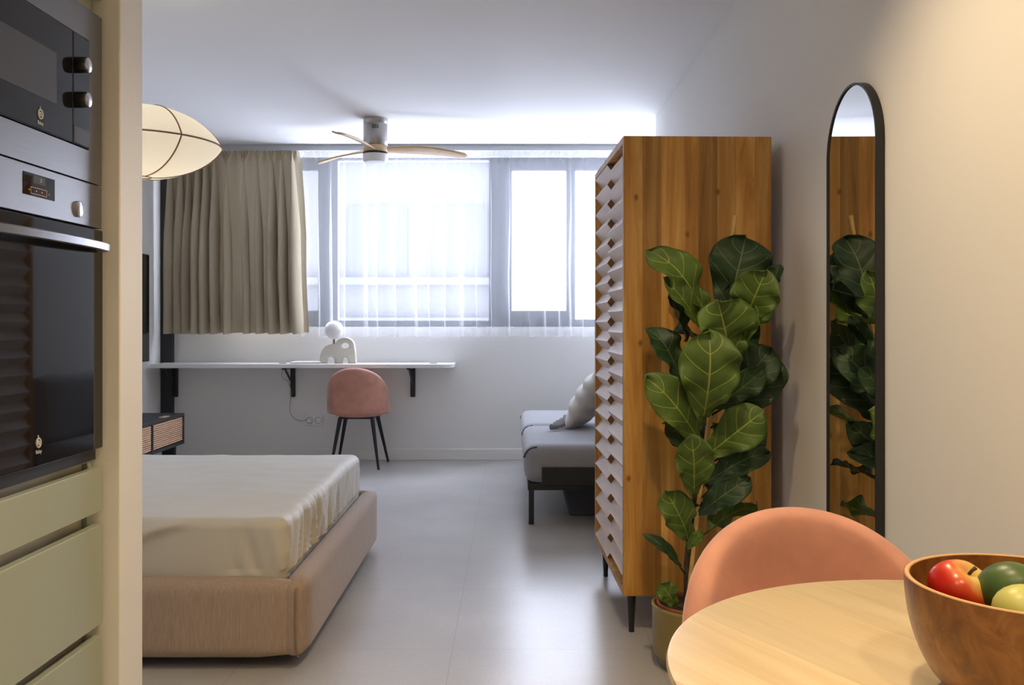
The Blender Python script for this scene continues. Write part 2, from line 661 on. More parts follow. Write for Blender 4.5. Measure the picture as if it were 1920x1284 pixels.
def curtain(name, m, x0t, x1t, x0b, x1b, y, z0, z1, wl, amp, seed, head, hem, nx, nz, label, cat, jag=.8, lap=.35):
    rnd = random.Random(seed)
    # fold centres along the cloth with uneven widths
    ph, k = [0.0], 0
    fr = []
    n = int((x1b - x0b) / wl)
    ws = [rnd.uniform(.55, 1.55) for _ in range(n)]
    tot = sum(ws)
    edges = [0]
    for w in ws:
        edges.append(edges[-1] + w / tot)
    am = [rnd.uniform(.55, 1.2) for _ in range(n)]
    sk = [rnd.uniform(-.35, .35) for _ in range(n)]
    bm = NB()
    uvl = bm.loops.layers.uv.new('UVMap')
    grid = []
    for j in range(nz + 1):
        tz = j / nz
        z = z0 + (z1 - z0) * (1 - tz)      # from the top down
        row = []
        hz = z1 - z
        hd = max(0., 1 - hz / head)
        for i in range(nx + 1):
            s = i / nx
            f = 0
            while f < n - 1 and edges[f + 1] < s:
                f += 1
            q = (s - edges[f]) / (edges[f + 1] - edges[f])
            qq = q + sk[f] * q * (1 - q) * (1 + .6 * tz)
            main = math.cos(2 * PI * qq) * am[f]
            main = math.copysign(abs(main) ** jag, main)
            fine = math.sin(s * n * 2 * PI * 2.6 + 1.7 * math.sin(s * 31)) * .35
            env = .45 + .55 * min(1, tz * 2.2)
            off = amp * ((1 - hd) * main * env + fine * (.9 * hd + .35 * max(0, .35 - tz)))
            xo = amp * lap * (1 - hd) * math.sin(2 * PI * qq + .6) * env
            x = (x0t + (x1t - x0t) * s) * (1 - tz) + (x0b + (x1b - x0b) * s) * tz + xo
            x += .012 * noise.noise(Vector((s * 9 + seed, tz * 2.2, 0)))
            yy = y + off + .012 * noise.noise(Vector((s * 14, tz * 3, seed)))
            zz = z + (.006 * main if j == nz else 0)
            row.append(bm.verts.new((x, yy, zz)))
        grid.append(row)
    for j in range(nz):
        for i in range(nx):
            bm.faces.new((grid[j][i], grid[j][i + 1], grid[j + 1][i + 1], grid[j + 1][i]))
    o = obj(name, bm, m, None, smooth=True)
    return tag(o, label, cat)


curtain('drape', M['drape'], -2.66, -1.655, -2.68, -1.615, 7.015, 1.005, CE - .035, 0.088, .060, 4, .10, .02, 800, 60,
        'opaque taupe pleated curtain drawn to the left of the window', 'curtain', jag=1.0, lap=.85)
curtain('sheer_curtain', M['sheer'], -1.70, 2.15, -1.70, 2.15, 7.12, .978, CE - .030, .125, .020, 9, .085, .02, 1400, 36,
        'white sheer curtain across the bright window, ending above the desk', 'curtain', jag=.9, lap=1.35)

# ------------------------------------------------------------------ ceiling fan
fx, fy = -.919, 6.10
fan = thing('ceiling_fan', 'nickel ceiling fan with three pale wooden blades under the ceiling', 'fan', (fx, fy, CE))
obj('motor_housing', lathe(NB(), [(0, 2.2795), (.079, 2.28), (.081, 2.284), (.081, 2.42), (.0795, 2.422), (.0795, 2.425), (.081, 2.427), (.081, CE - .001), (0, CE - .001)], (fx, fy, 0)), M['nickel'], fan, smooth='auto')
vb = NB()
for k in range(5):
    a = R(-96 + (k - 2) * 6.5 + 14)
    c = Vector((fx + .081 * math.cos(a), fy + .081 * math.sin(a), 2.395))
    tube(vb, [c + Vector((0, 0, -.014)), c + Vector((0, 0, .014))], .0028, 6)
obj('vent_slots', vb, M['black'], fan)
obj('hub', lathe(NB(), [(0, 2.236), (.078, 2.236), (.081, 2.24), (.081, 2.274), (.078, 2.278), (0, 2.278)], (fx, fy, 0)), M['blade'], fan, smooth='auto')
obj('ring', lathe(NB(), [(0, 2.222), (.081, 2.222), (.0835, 2.225), (.0835, 2.233), (.081, 2.2355), (0, 2.2355)], (fx, fy, 0)), M['black'], fan, smooth='auto')
obj('light_diffuser', lathe(NB(), [(0, 2.162), (.06, 2.163), (.076, 2.167), (.083, 2.178), (.084, 2.2205), (0, 2.2215)], (fx, fy, 0)), M['globe'], fan, smooth='auto')
for deg in (17, 137, 257):
    bm = NB()
    N, K = 24, 8
    g = []
    for i in range(N + 1):
        t = i / N
        r_ = .06 + (.64 - .06) * t
        w = .030 + .030 * math.sin(min(1, t * 1.6) * PI / 2) - .022 * t ** 3
        if t > .93:
            w *= math.sqrt(max(.02, 1 - ((t - .93) / .075) ** 2))
        pitch = -R(24 - 12 * t)
        row = []
        for k in range(K + 1):
            s = k / K * 2 - 1
            y_ = s * w - .012 * math.sin(PI * t)
            z_ = math.sin(pitch) * s * w + .012 * math.sin(PI * t) - .006 * (1 - s * s) - .014 * t * t
            row.append(bm.verts.new((r_, y_ * math.cos(pitch), z_)))
        g.append(row)
    for i in range(N):
        for k in range(K):
            bm.faces.new((g[i][k], g[i + 1][k], g[i + 1][k + 1], g[i][k + 1]))
    bm.transform(Matrix.Translation((fx, fy, 2.256)) @ Matrix.Rotation(R(deg), 4, 'Z'))
    obj('blade', bm, M['blade'], fan, smooth=True, solid=.009)

# ------------------------------------------------------------------ pendant lamp over the bed
lx, ly, lz = -1.478, 3.6, 1.80
lamp = thing('pendant_lamp', 'cream cloth pendant lamp with dark ribs hanging above the bed', 'lamp', (lx, ly, CE))
RO = .312


def lens(a):       # half profile, a from 0 (bottom opening) to 1 (rim) to 2 (top)
    E_ = R(68)
    t = a if a <= 1 else 2 - a
    fr, fz = math.sin(t * E_) / math.sin(E_), (1 - math.cos(t * E_)) / (1 - math.cos(E_))
    if a <= 1:
        return (.042 + (RO - .042) * fr, lz - .128 + .128 * fz)
    return (.07 + (RO - .07) * fr ** .95, lz + .142 - .142 * fz)


def scal(a, z):
    return 1 - .018 * abs(math.sin(4 * a)) ** 1.0


prof = [lens(2 * i / 40) for i in range(41)]
bm = lathe(NB(), prof, (lx, ly, 0), 96, rfun=lambda a, z: 1 - min(.05, .4 * abs(z - lz)) * abs(math.sin(3 * (a + R(40)))))
obj('shade', bm, M['shade'], lamp, smooth=True)
for k in range(6):
    a = 2 * PI * k / 6 + R(-40)
    bm = NB()
    tube(bm, [(lx + (p[0] + .001) * math.cos(a), ly + (p[0] + .001) * math.sin(a), p[1]) for p in prof], .0030, 8)
    obj('rib', bm, M['piping'], lamp, smooth=True)
bm = NB()
tube(bm, [(lx + (RO + .001) * math.cos(2 * PI * k / 96), ly + (RO + .001) * math.sin(2 * PI * k / 96), lz) for k in range(97)], .0034, 8)
obj('rim', bm, M['piping'], lamp, smooth=True)
bm = NB()
tube(bm, [(lx + .042 * math.cos(2 * PI * k / 32), ly + .042 * math.sin(2 * PI * k / 32), lz - .128) for k in range(33)], .003, 8)
obj('opening_ring', bm, M['piping'], lamp, smooth=True)
m, nt, b = new_mat('lit_bulb')
b.inputs['Emission Color'].default_value = (1, .82, .55, 1)
b.inputs['Emission Strength'].default_value = 12
bm = NB()
ball(bm, (lx, ly, lz - .03), .035)
obj('bulb', bm, m, lamp, smooth=True)
bm = NB()
tube(bm, [(lx, ly, lz + .0), (lx, ly, CE - .02)], .003, 8)
obj('cord', bm, M['black'], lamp)
obj('ceiling_cup', lathe(NB(), [(0, CE - .03), (.045, CE - .03), (.05, CE - .001), (0, CE - .001)], (lx, ly, 0)), M['white'], lamp, smooth='auto')

# ------------------------------------------------------------------ TV and TV cabinet on the left wall
tv = thing('television', 'flat black television mounted on the left wall beside the taupe curtain', 'television', (LW + .03, 6.2, 1.2))
obj('casing', box(NB(), LW + .002, LW + .055, 5.45, 6.79, .80, 1.597), M['blackmatt'], tv, bevel=.004)
obj('display', box(NB(), LW + .0545, LW + .0565, 5.46, 6.78, .81, 1.587), M['bglass'], tv)
tc_ = thing('tv_cabinet', 'low black cabinet with slatted wood drawers below the television', 'cabinet', (-2.53, 5.56, 0))
CX0, CX1, CY0, CY1, CZ0, CZ1 = LW + .006, -2.312, 4.72, 6.40, .238, .452
bm = NB()
box(bm, CX0, CX1, CY0, CY1, CZ1 - .02, CZ1)
box(bm, CX0, CX1, CY0, CY1, CZ0, CZ0 + .02)
box(bm, CX0, CX0 + .015, CY0, CY1, CZ0 + .02, CZ1 - .02)
for y in (CY0, CY0 + .5533, CY0 + 1.1066, CY1 - .02):
    box(bm, CX0 + .015, CX1, y, y + .02, CZ0 + .02, CZ1 - .02)
obj('carcass', bm, M['blackmatt'], tc_, bevel=.002, seg=2)
for k in range(3):
    ya, yb = CY0 + .5533 * k + .024, CY0 + .5533 * (k + 1) - .004
    d = obj('drawer', box(NB(), CX1 - .03, CX1 - .012, ya, yb, CZ0 + .024, CZ1 - .024), M['endgrain'], tc_)
    sb = NB()
    z = CZ0 + .030
    while z < CZ1 - .032:
        box(sb, CX1 - .012, CX1 - .003, ya + .006, yb - .006, z, z + .0085)
        z += .0135
    obj('slats', sb, M['cane'], d)
for y in (CY0 + .1, CY1 - .06):
    for x in (CX0 + .06, CX1 - .05):
        bm = NB()
        tube(bm, [(x, y, CZ0), (x, y, 0)], [.014, .010], 12)
        obj('leg', bm, M['blackmatt'], tc_, smooth='auto')
p = P(319, 783, 6.15)
tag(obj('card', box(NB(), -2.365, -2.325, 6.06, 6.16, CZ1, CZ1 + .006), M['gold'], bevel=.002, seg=2), 'small flat tan card lying on the black cabinet near the desk', 'card')

# ------------------------------------------------------------------ wall desk
DZ, DY = .774, 6.85
desk = thing('wall_desk', 'long white wall-mounted desk board on black brackets under the window', 'desk', (-1.6, 7.02, DZ))
pts = [(-2.74, BW - .003), (-2.74, DY + .02)]
pts += [(-2.72, DY)]
for k in range(9):
    a = R(-90 + 90 * k / 8)
    pts.append((-.443 - .09 + .09 * math.cos(a), DY + .09 + .09 * math.sin(a)))
pts += [(-.443, BW - .003)]
obj('board', prism(NB(), pts, DZ - .029, DZ), M['white'], desk, bevel=.003, seg=2)
for x in (-2.662, -1.735, -.785):
    bm = NB()
    box(bm, x - .020, x + .020, BW - .022, BW - .004, .50, DZ - .029)
    br = obj('bracket', bm, M['black'], desk, bevel=.010, seg=3)
    bm = NB()
    box(bm, x - .018, x + .018, BW - .30, BW - .02, DZ - .043, DZ - .030)
    obj('arm', bm, M['black'], br, bevel=.004)
    bm = NB()
    tube(bm, [(x, BW - .26, DZ - .04), (x, BW - .02, .60)], .008, 10)
    obj('brace', bm, M['black'], br, smooth='auto')
for (u, w) in ((531, .062), (813, .062)):
    x = (u - 960) * 7.0 / F
    obj('cable_grommet', lathe(NB(), [(0, 0), (.03, 0), (.028, .003), (0, .003)], (x, 6.98, DZ), 24), M['black'], desk)
nb = thing('notebook', 'white closed notebook lying on the desk left of the elephant lamp', 'book', (-1.62, 7.02, DZ))
obj('cover', box(NB(), -1.70, -1.47, 6.94, 7.12, DZ, DZ + .014), M['paper'], nb, bevel=.003, seg=2)
obj('pages', box(NB(), -1.695, -1.468, 6.945, 7.115, DZ + .003, DZ + .011), M['white'], nb)

# elephant lamp
E0 = 8.394e-4
ex, ey = (540 + 470 / 4.94 - 960) * 7.05 / F, 7.03


def curve_solid(loops, th):
    cu = bpy.data.curves.new('outline', 'CURVE')
    cu.dimensions = '2D'
    cu.fill_mode = 'BOTH'
    cu.extrude = th / 2 - .006
    cu.bevel_depth = .006
    cu.bevel_resolution = 2
    for lp in loops:
        s = cu.splines.new('POLY')
        s.points.add(len(lp) - 1)
        for q, pt in zip(lp, s.points):
            pt.co = (q[0], q[1], 0, 1)
        s.use_cyclic_u = True
    o = bpy.data.objects.new('outline', cu)
    COL.objects.link(o)
    me = bpy.data.meshes.new_from_object(o.evaluated_get(bpy.context.evaluated_depsgraph_get()))
    bm = NB()
    bm.from_mesh(me)
    bpy.data.objects.remove(o)
    bpy.data.curves.remove(cu)
    bpy.data.meshes.remove(me)
    bmesh.ops.remove_doubles(bm, verts=bm.verts, dist=1e-5)
    return bm


def arc(cx, cy, rx, ry, a0, a1, n=14):
    return [(cx + rx * math.cos(R(a0 + (a1 - a0) * k / n)), cy + ry * math.sin(R(a0 + (a1 - a0) * k / n))) for k in range(n + 1)]


out = [(308, 1200), (318, 1130), (332, 1085), (358, 1055), (395, 1040), (435, 1036), (458, 1024)]
out += arc(535, 1050, 82, 74, 215, 350, 14)
out += [(622, 1085), (628, 1130), (630, 1200), (574, 1200)]
out += arc(537, 1178, 34, 34, 0, -180, 12)
out += [(500, 1200), (447, 1200)]
out += arc(404, 1180, 42, 42, 0, -180, 12)
out += [(361, 1200)]
hole = arc(537, 1046, 46, 36, 0, 345, 23)
conv = lambda lp: [((x - 470) * E0, (1200 - y) * E0) for x, y in lp]
bm = curve_solid([conv(out), conv(hole)], .06)
bm.transform(Matrix.Translation((ex, ey, DZ + .0065)) @ Matrix.Rotation(R(90), 4, 'X') )
el = thing('elephant_lamp', 'cream elephant shaped table lamp with white globe on the desk', 'lamp', (ex, ey, DZ))
obj('lamp_base', bm, M['stone'], el, smooth='auto')
gx = ex + (430 - 470) * E0
gz = DZ + (1200 - 893) * E0
bm = NB()
tube(bm, [(gx, ey, DZ + .13), (gx, ey, gz - .05)], .009, 14)
obj('neck', bm, M['copper'], el, smooth='auto')
bm = NB()
ball(bm, (gx, ey, gz), .072, nu=40, nv=28)
obj('globe', bm, M['globe'], el, smooth=True)

# socket and its cable
so = thing('wall_socket', 'double white wall socket below the desk with a plug in it', 'socket', (-1.57, BW, .315))
a, c = P(572, 797, BW), P(606, 778, BW)
obj('plate', box(NB(), a.x, c.x, BW - .012, BW - .001, a.z, c.z), M['plastic'], so, bevel=.004)
for k in (.27, .75):
    x = a.x + (c.x - a.x) * k
    obj('inset', lathe(NB(), [(.028, -.0135), (.024, -.0135), (.022, -.005), (0, -.005)], (x, BW - .0005, .315), 24, axis='y'), M['cable'], so, smooth='auto')
cb = thing('lamp_cable', 'thin grey cable looping from under the desk to the wall socket', 'cable', (-1.7, BW - .03, .3))
cpts = [P(u, v, BW - .03) for u, v in ((531, 692), (528, 702), (532, 711), (539, 714), (545, 730), (545, 748), (543, 764), (546, 778), (554, 786), (566, 789), (577, 786))]
sm = []
for i in range(len(cpts) - 1):
    p0, p1, p2, p3 = cpts[max(i - 1, 0)], cpts[i], cpts[i + 1], cpts[min(i + 2, len(cpts) - 1)]
    for k in range(5):
        t = k / 5
        sm.append(.5 * ((2 * p1) + (p2 - p0) * t + (2 * p0 - 5 * p1 + 4 * p2 - p3) * t * t + (3 * p1 - p0 - 3 * p2 + p3) * t ** 3))
sm.append(cpts[-1])
obj('wire', tube(NB(), sm, .0028, 8), M['cable'], cb, smooth=True)
obj('plug', lathe(NB(), [(0, -.036), (.012, -.036), (.017, -.02), (.017, -.0005), (0, -.0005)], (a.x + (c.x - a.x) * .27, BW - .0135, .315), 20, axis='y'), M['plastic'], cb, smooth='auto')


# ------------------------------------------------------------------ chairs
def chair(label, loc, rz):
    """tub chair; local -y is the way the sitter faces"""
    t = thing('tub_chair', label, 'chair', loc, rz, 'pink velvet tub chairs')
    n, k = 64, 7
    bm = NB()
    rings = []
    RX, RY, TH = .240, .215, .050
    for i in range(n + 1):
        f = R(-104 + 208 * i / n)            # 0 = middle of the back (+y)
        q = min(1, abs(f) / R(104))
        zt = .47 + .286 * max(0, math.cos(min(abs(f), PI / 2))) ** .62
        zb = .40
        if q > .86:
            e = (q - .86) / .14
            zt -= .04 * (1 - math.sqrt(max(0, 1 - e * e)))
        c = Vector((RX * math.sin(f), RY * math.cos(f), 0))
        nrm = Vector((math.sin(f) / RX, math.cos(f) / RY, 0)).normalized()
        row = []
        # closed cross-section: bottom outside, up, over the rounded top, down inside
        prof = []
        for z_, o_ in ((0, -.006), (.06, 0), (.3, .004), (.6, .002)):
            prof.append((o_, zb + (zt - .03 - zb) * z_))
        for j in range(k + 1):
            a = PI * j / k
            prof.append((-TH / 2 + TH / 2 * math.cos(a), zt - .025 + .025 * math.sin(a)))
        for z_ in (.75, .45, .15, 0):
            prof.append((-TH - .006 * math.sin(PI * z_), zb + (zt - .03 - zb) * z_))
        lean = lambda z: .07 * (z - .45) * max(0, math.cos(f))
        for o_, z in prof:
            pnt = c + nrm * (o_ + lean(z))
            row.append(bm.verts.new((pnt.x, pnt.y, z)))
        rings.append(row)
    m_ = len(rings[0])
    for a_, b_ in zip(rings, rings[1:]):
        for j in range(m_):
            bm.faces.new((a_[j], a_[(j + 1) % m_], b_[(j + 1) % m_], b_[j]))
    bm.faces.new(rings[0])
    bm.faces.new(rings[-1][::-1])
    obj('backrest', bm, M['velvet'], t, world=False, smooth='auto', subsurf=1)
    bm = NB()
    prof = [(0, .385), (.19, .385), (.212, .395), (.218, .42), (.212, .45), (.19, .466), (.12, .474), (0, .476)]
    lathe(bm, prof, (0, -.02, 0), 56)
    for v in bm.verts:
        v.co.y = -.02 + (v.co.y + .02) * 1.02
        v.co.x *= .9
    obj('seat', bm, M['velvet'], t, world=False, smooth=True)
    obj('underframe', box(NB(), -.13, .13, -.13, .13, .368, .386), M['black'], t, world=False, bevel=.004)
    for sx in (-1, 1):
        for sy in (-1, 1):
            bm = NB()
            tube(bm, [(sx * .12, sy * .125, .375), (sx * (.178 if sy > 0 else .195), sy * .20, .0)], [.0165, .0085], 14)
            obj('leg', bm, M['black'], t, world=False, smooth='auto')
    return t


chair('dusty pink velvet tub chair pushed under the white wall desk', (-1.165, 6.905, 0), R(180))
chairs_second = chair('dusty pink velvet tub chair at the round oak table', (.518, 1.47, 0), R(0))
# (the first faces the window, the second faces the table)
for o in S.objects:
    pass

# ------------------------------------------------------------------ bed
bed = thing('bed', 'low upholstered bed frame in brown-beige fabric, on the left of the room', 'bed', (-1.7, 3.63, 0))
BX0, BX1, BY0, BY1 = LW + .02, -.645, 2.84, 4.425


def puff(c):
    return c


bm = NB()
round_box(bm, BX0, BX1 - .024, BY0, BY0 + .085, .035, .287, .041, 14)
obj('side_rail', bm, M['linen'], bed, smooth=True)
bm = NB()
round_box(bm, BX0, BX1 - .024, BY1 - .068, BY1, .035, .287, .033, 14)
obj('side_rail', bm, M['linen'], bed, smooth=True)
bm = NB()
round_box(bm, BX1 - .085, BX1, BY0 + .004, BY1 - .004, .035, .287, .041, 14)
obj('foot_rail', bm, M['linen'], bed, smooth=True)
for y, sg in ((BY0, 1), (BY1, -1)):
    sx = BX1 - .031
    pp = []
    for k in range(33):
        t = k / 32
        zz = .037 + .25 * t
        # follow the rounded front of the rail, then over its top
        e = max(0, (zz - .237) / .05)
        e2 = max(0, (.085 - zz) / .05)
        ee = max(e, e2)
        pp.append((sx, y + sg * (.05 - .05 * math.sqrt(max(0, 1 - ee * ee)) - .001), zz))
    pp = pp[:30]
    obj('corner_seam', tube(NB(), pp, .0035, 8), M['piping'], bed, smooth=True)
obj('slat_base', box(NB(), BX0 + .02, BX1 - .11, BY0 + .11, BY1 - .11, .16, .235), M['blackmatt'], bed)
for x in (BX0 + .3, BX1 - .3):
    for y in (BY0 + .3, BY1 - .3):
        obj('foot', lathe(NB(), [(0, 0), (.03, 0), (.03, .06), (0, .06)], (x, y, 0), 20), M['black'], bed, smooth='auto')
MX1, MY0, MY1, MZ0, MZ1 = -.7305, 2.926, 4.355, .236, .462


def drape_fn(c):
    # soft gathers on the foot end and at the near corner, sagging diagonal creases on the near side
    nx = max(0, min(1, (c.x - (MX1 - .06)) / .05))
    ny = max(0, min(1, ((MY0 + .05) - c.y) / .05))
    zt = (c.z - MZ0) / (MZ1 - MZ0)
    low = max(0, min(1, 1.25 - zt)) * max(0, min(1, (c.z - .278) / .02))
    sy = c.y + (.5 - zt) * .13
    g = 1 - 3.2 * abs(noise.noise(Vector((sy * 11, zt * .9, 3.1)))) + .5 * (1 - 3.2 * abs(noise.noise(Vector((sy * 23 + 5, zt * 1.4, 8)))))
    g *= .62
    near = max(.3, 1 - abs(c.y - 3.35) / .9)
    c.x += nx * low * (.030 * math.copysign(abs(g) ** .8, g) + .008) * near
    sx = c.x - (1 - zt) * .06
    g2 = 1 - 3.0 * abs(noise.noise(Vector((sx * 14, zt * .8, 1.7)))) + .4 * math.sin(sx * 101 + 2)
    corner = max(0, 1 - abs(c.x - (MX1 - .09)) / .15)
    c.y += ny * low * .015 * g2 * corner
    dg = (c.x + 1.35) - (zt - .5) * .55
    c.y -= ny * min(1, low * 4) * .022 * math.exp(-(dg / .06) ** 2)
    dg = (c.x + 1.75) - (zt - .5) * .6
    c.y -= ny * min(1, low * 4) * .018 * math.exp(-(dg / .05) ** 2)
    top = max(0, min(1, (c.z - MZ1 + .03) / .03))
    c.z += top * (.007 * noise.noise(c * 3.0) + .003 * noise.noise(c * 9))
    return c


mt_ = thing('mattress', 'thick mattress in a plain beige fitted sheet on the bed', 'mattress', (-1.7, 3.64, MZ0))
bm = NB()
round_box(bm, LW + .03, MX1, MY0, MY1, MZ0, MZ1, .036, 120, drape_fn)
obj('fitted_sheet', bm, M['sheet'], mt_, smooth=True)

# ------------------------------------------------------------------ sofa
sofa = thing('sofa_bed', 'grey two-seat sofa bed on black legs behind the wooden wardrobe', 'sofa', (.5, 5.87, 0))
SX0, SX1 = .065, .86
for y0, y1 in ((4.86, 5.86), (5.865, 6.88)):
    bm = NB()
    round_box(bm, SX0, SX1, y0, y1, .225, .432, .065, 16)
    c = obj('seat_cushion', bm, M['sofa'], sofa, smooth=True)
    for yy, s in ((y0, 1), (y1, -1)):
        pp = [(SX0 + .012 + .0 * k, yy + s * (.012 + .002 * k), .31 + .075 * k / 6) for k in range(0)]
        pp = []
        for k in range(9):
            a = R(8 + 74 * k / 8)
            pp.append((SX0 + .066 - .066 * math.cos(a) + .03 * max(0, a - 1), yy + s * .030, .367 + .0655 * math.sin(a) - .012))
        obj('seam', tube(NB(), pp, .005, 8), M['seam'], c, smooth=True)
bm = NB()
round_box(bm, .76, .92, 4.87, 6.87, .41, .80, .06, 12)
obj('backrest', bm, M['sofa'], sofa, smooth=True)
bm = NB()
box(bm, SX0 + .02, .90, 4.90, 4.935, .186, .226)
box(bm, SX0 + .02, .90, 6.80, 6.84, .186, .226)
box(bm, SX0 + .02, SX0 + .055, 4.935, 6.80, .186, .226)
box(bm, .865, .90, 4.935, 6.80, .186, .226)
obj('frame', bm, M['black'], sofa, bevel=.003, seg=2)
obj('end_plate', box(NB(), SX0 + .095, .88, 4.845, 4.875, .222, .318), M['black'], sofa, bevel=.003, seg=2)
for x in (SX0 + .04, .87):
    for y in (4.92, 6.81):
        obj('leg', box(NB(), x - .0145, x + .0145, y - .0145, y + .0145, 0, .188), M['black'], sofa, bevel=.003, seg=2)
bx = thing('storage_box', 'dark blue-grey fabric box standing on the floor under the sofa', 'box', (.52, 5.32, 0))
bm = NB()
vs = [(.325, 5.12), (.72, 5.12), (.72, 5.6), (.325, 5.6)]
a = [bm.verts.new((x, y, 0)) for x, y in vs]
b_ = [bm.verts.new((x + (-.035 if x < .5 else .035), y, .175)) for x, y in vs]
for k in range(4):
    bm.faces.new((a[k], a[(k + 1) % 4], b_[(k + 1) % 4], b_[k]))
bm.faces.new(a[::-1])
bm.faces.new(b_)
obj('body', bm, M['boxfab'], bx, bevel=.012)
# tasselled cushion leaning on the sofa back
cu = thing('cushion', 'ecru knitted cushion with grey tassels leaning on the sofa', 'cushion', (.45, 5.9, .435))
bm = NB()
N = 44
W2, H2 = .235, .215


def cush(s, t, sd):
    e = (1 - abs(s) ** 2.6) * (1 - abs(t) ** 2.6)
    th = .085 * max(0, e) ** .55
    pin = 1 - .07 * (1 - abs(s)) * abs(t) - .0
    rip = .012 * math.sin(t * 15 + 1.5 * math.sin(s * 2.5) + s * 1.4) * max(0, e) ** .4
    return Vector((s * W2 * (1 - .05 * (1 - t * t)), t * H2 * (1 - .05 * (1 - s * s)), sd * (th + rip)))


for sd in (1, -1):
    g = [[bm.verts.new(cush(i / N * 2 - 1, j / N * 2 - 1, sd)) for i in range(N + 1)] for j in range(N + 1)]
    for j in range(N):
        for i in range(N):
            bm.faces.new((g[j][i], g[j][i + 1], g[j + 1][i + 1], g[j + 1][i]))
bmesh.ops.remove_doubles(bm, verts=bm.verts, dist=1e-5)
# local: s -> along y, t -> up, thickness -> -x ; then lean back
lean = R(34)
MC = Matrix.Translation((.50, 5.76, .617)) @ Matrix.Rotation(R(-14), 4, 'Z') @ Matrix.Rotation(lean, 4, 'Y') @ Matrix(((0, 0, -1, 0), (-1, 0, 0, 0), (0, 1, 0, 0), (0, 0, 0, 1)))
bm.transform(MC)
obj('cover', bm, M['knit'], cu, smooth=True)
rnd = random.Random(3)
for k in range(9):
    s = -1 + 2 * k / 8
    base = MC @ Vector((s * W2, -H2 * 1.0, .012))
    base.z = max(base.z, .462)
    bm = NB()
    d = Vector((-.075, rnd.uniform(-.02, .02), -.012))
    if k in (0, 8):
        d = Vector((-.08, .05 * (1 if k == 0 else -1), -.01))
    ball(bm, base + d * .15, .012)
    tip = base + d
    tip.z = .456
    tube(bm, [base + d * .2, base + d * .55, tip], [.008, .016, .019], 9)
    for q in range(6):
        o_ = Vector((rnd.uniform(-.008, 0), rnd.uniform(-.014, .014), rnd.uniform(-.004, .01)))
        tube(bm, [base + d * .5, tip + o_], [.006, .005], 6)
    obj('tassel', bm, M['tassel'], cu, smooth=True)

# ------------------------------------------------------------------ wardrobe
wd = thing('wardrobe', 'tall teak wardrobe with pale folded-relief doors and thin black legs', 'wardrobe', (.39, 3.17, 0), R(1.6))
WB, WT, WD, WW, T = .138, 1.748, .522, .842, .024
bm = NB()
box(bm, 0, WD, 0, T, WB, WT)
obj('side_panel', bm, M['teak'], wd, world=False, bevel=.002, seg=2)
obj('side_panel', box(NB(), 0, WD, WW - T, WW, WB, WT), M['teak'], wd, world=False, bevel=.002, seg=2)
obj('top_panel', box(NB(), 0, WD, T, WW - T, WT - T, WT), M['teak'], wd, world=False)
obj('bottom_panel', box(NB(), 0, WD, T, WW - T, WB, WB + T), M['teak'], wd, world=False)
obj('back_panel', box(NB(), WD - .012, WD - .002, T, WW - T, WB + T, WT - T), M['teak'], wd, world=False)
nrow = 20
z0, z1 = WB + T + .004, WT - T - .006
rh = (z1 - z0) / nrow
for k, (ya, yb) in enumerate(((T + .003, WW / 2 - .001), (WW / 2 + .001, WW - T - .003))):
    pts = []
    for i in range(2 * nrow + 1):
        pk = (i + k) % 2
        pts.append((-.001 if pk else .028, z0 + rh * i / 2))
    pts += [(.048, z1), (.048, z0)]
    bm = prism(NB(), pts, ya, yb, 'y', 0, 1)
    obj('door', bm, [M['pale'], M['endgrain']], wd, world=False)
for x in (.035, WD - .04):
    for y in (.045, WW - .10):
        bm = NB()
        tube(bm, [(x, y, WB), (x, y, .012)], [.0165, .0095], 14)
        lg = obj('leg', bm, M['black'], wd, world=False, smooth='auto')
        obj('foot_pad', lathe(NB(), [(0, 0), (.010, 0), (.010, .012), (0, .012)], (x, y, 0), 14), M['black'], lg, world=False)

# ------------------------------------------------------------------ mirror
mi = thing('wall_mirror', 'tall arched mirror in a thin black frame on the right wall', 'mirror', (RW, 2.5, 1.0))
my0, my1, mz0, mz1, mr = 2.32, 2.685, .22, 1.752, .1825


def arch(inset):
    r_ = mr - inset
    cy, cz = (my0 + my1) / 2, mz1 - mr
    p_ = [(my0 + inset, mz0 + inset)]
    p_ += [(cy - r_ * math.cos(PI * k / 36), cz + r_ * math.sin(PI * k / 36)) for k in range(37)]
    p_ += [(my1 - inset, mz0 + inset)]
    return p_


o_, i_ = arch(0), arch(.006)
bm = NB()
n = len(o_)
va = [[bm.verts.new((x, q[0], q[1])) for q in lp] for x, lp in ((RW - .001, o_), (RW - .024, o_), (RW - .024, i_), (RW - .001, i_))]
for a_, b_ in ((0, 1), (1, 2), (2, 3), (3, 0)):
    for k in range(n):
        bm.faces.new((va[a_][k], va[a_][(k + 1) % n], va[b_][(k + 1) % n], va[b_][k]))
obj('frame', bm, M['black'], mi, smooth='auto')
bm = NB()
prism(bm, arch(.0055), RW - .02, RW - .002, 'x')
obj('mirror_glass', bm, M['mirror'], mi)

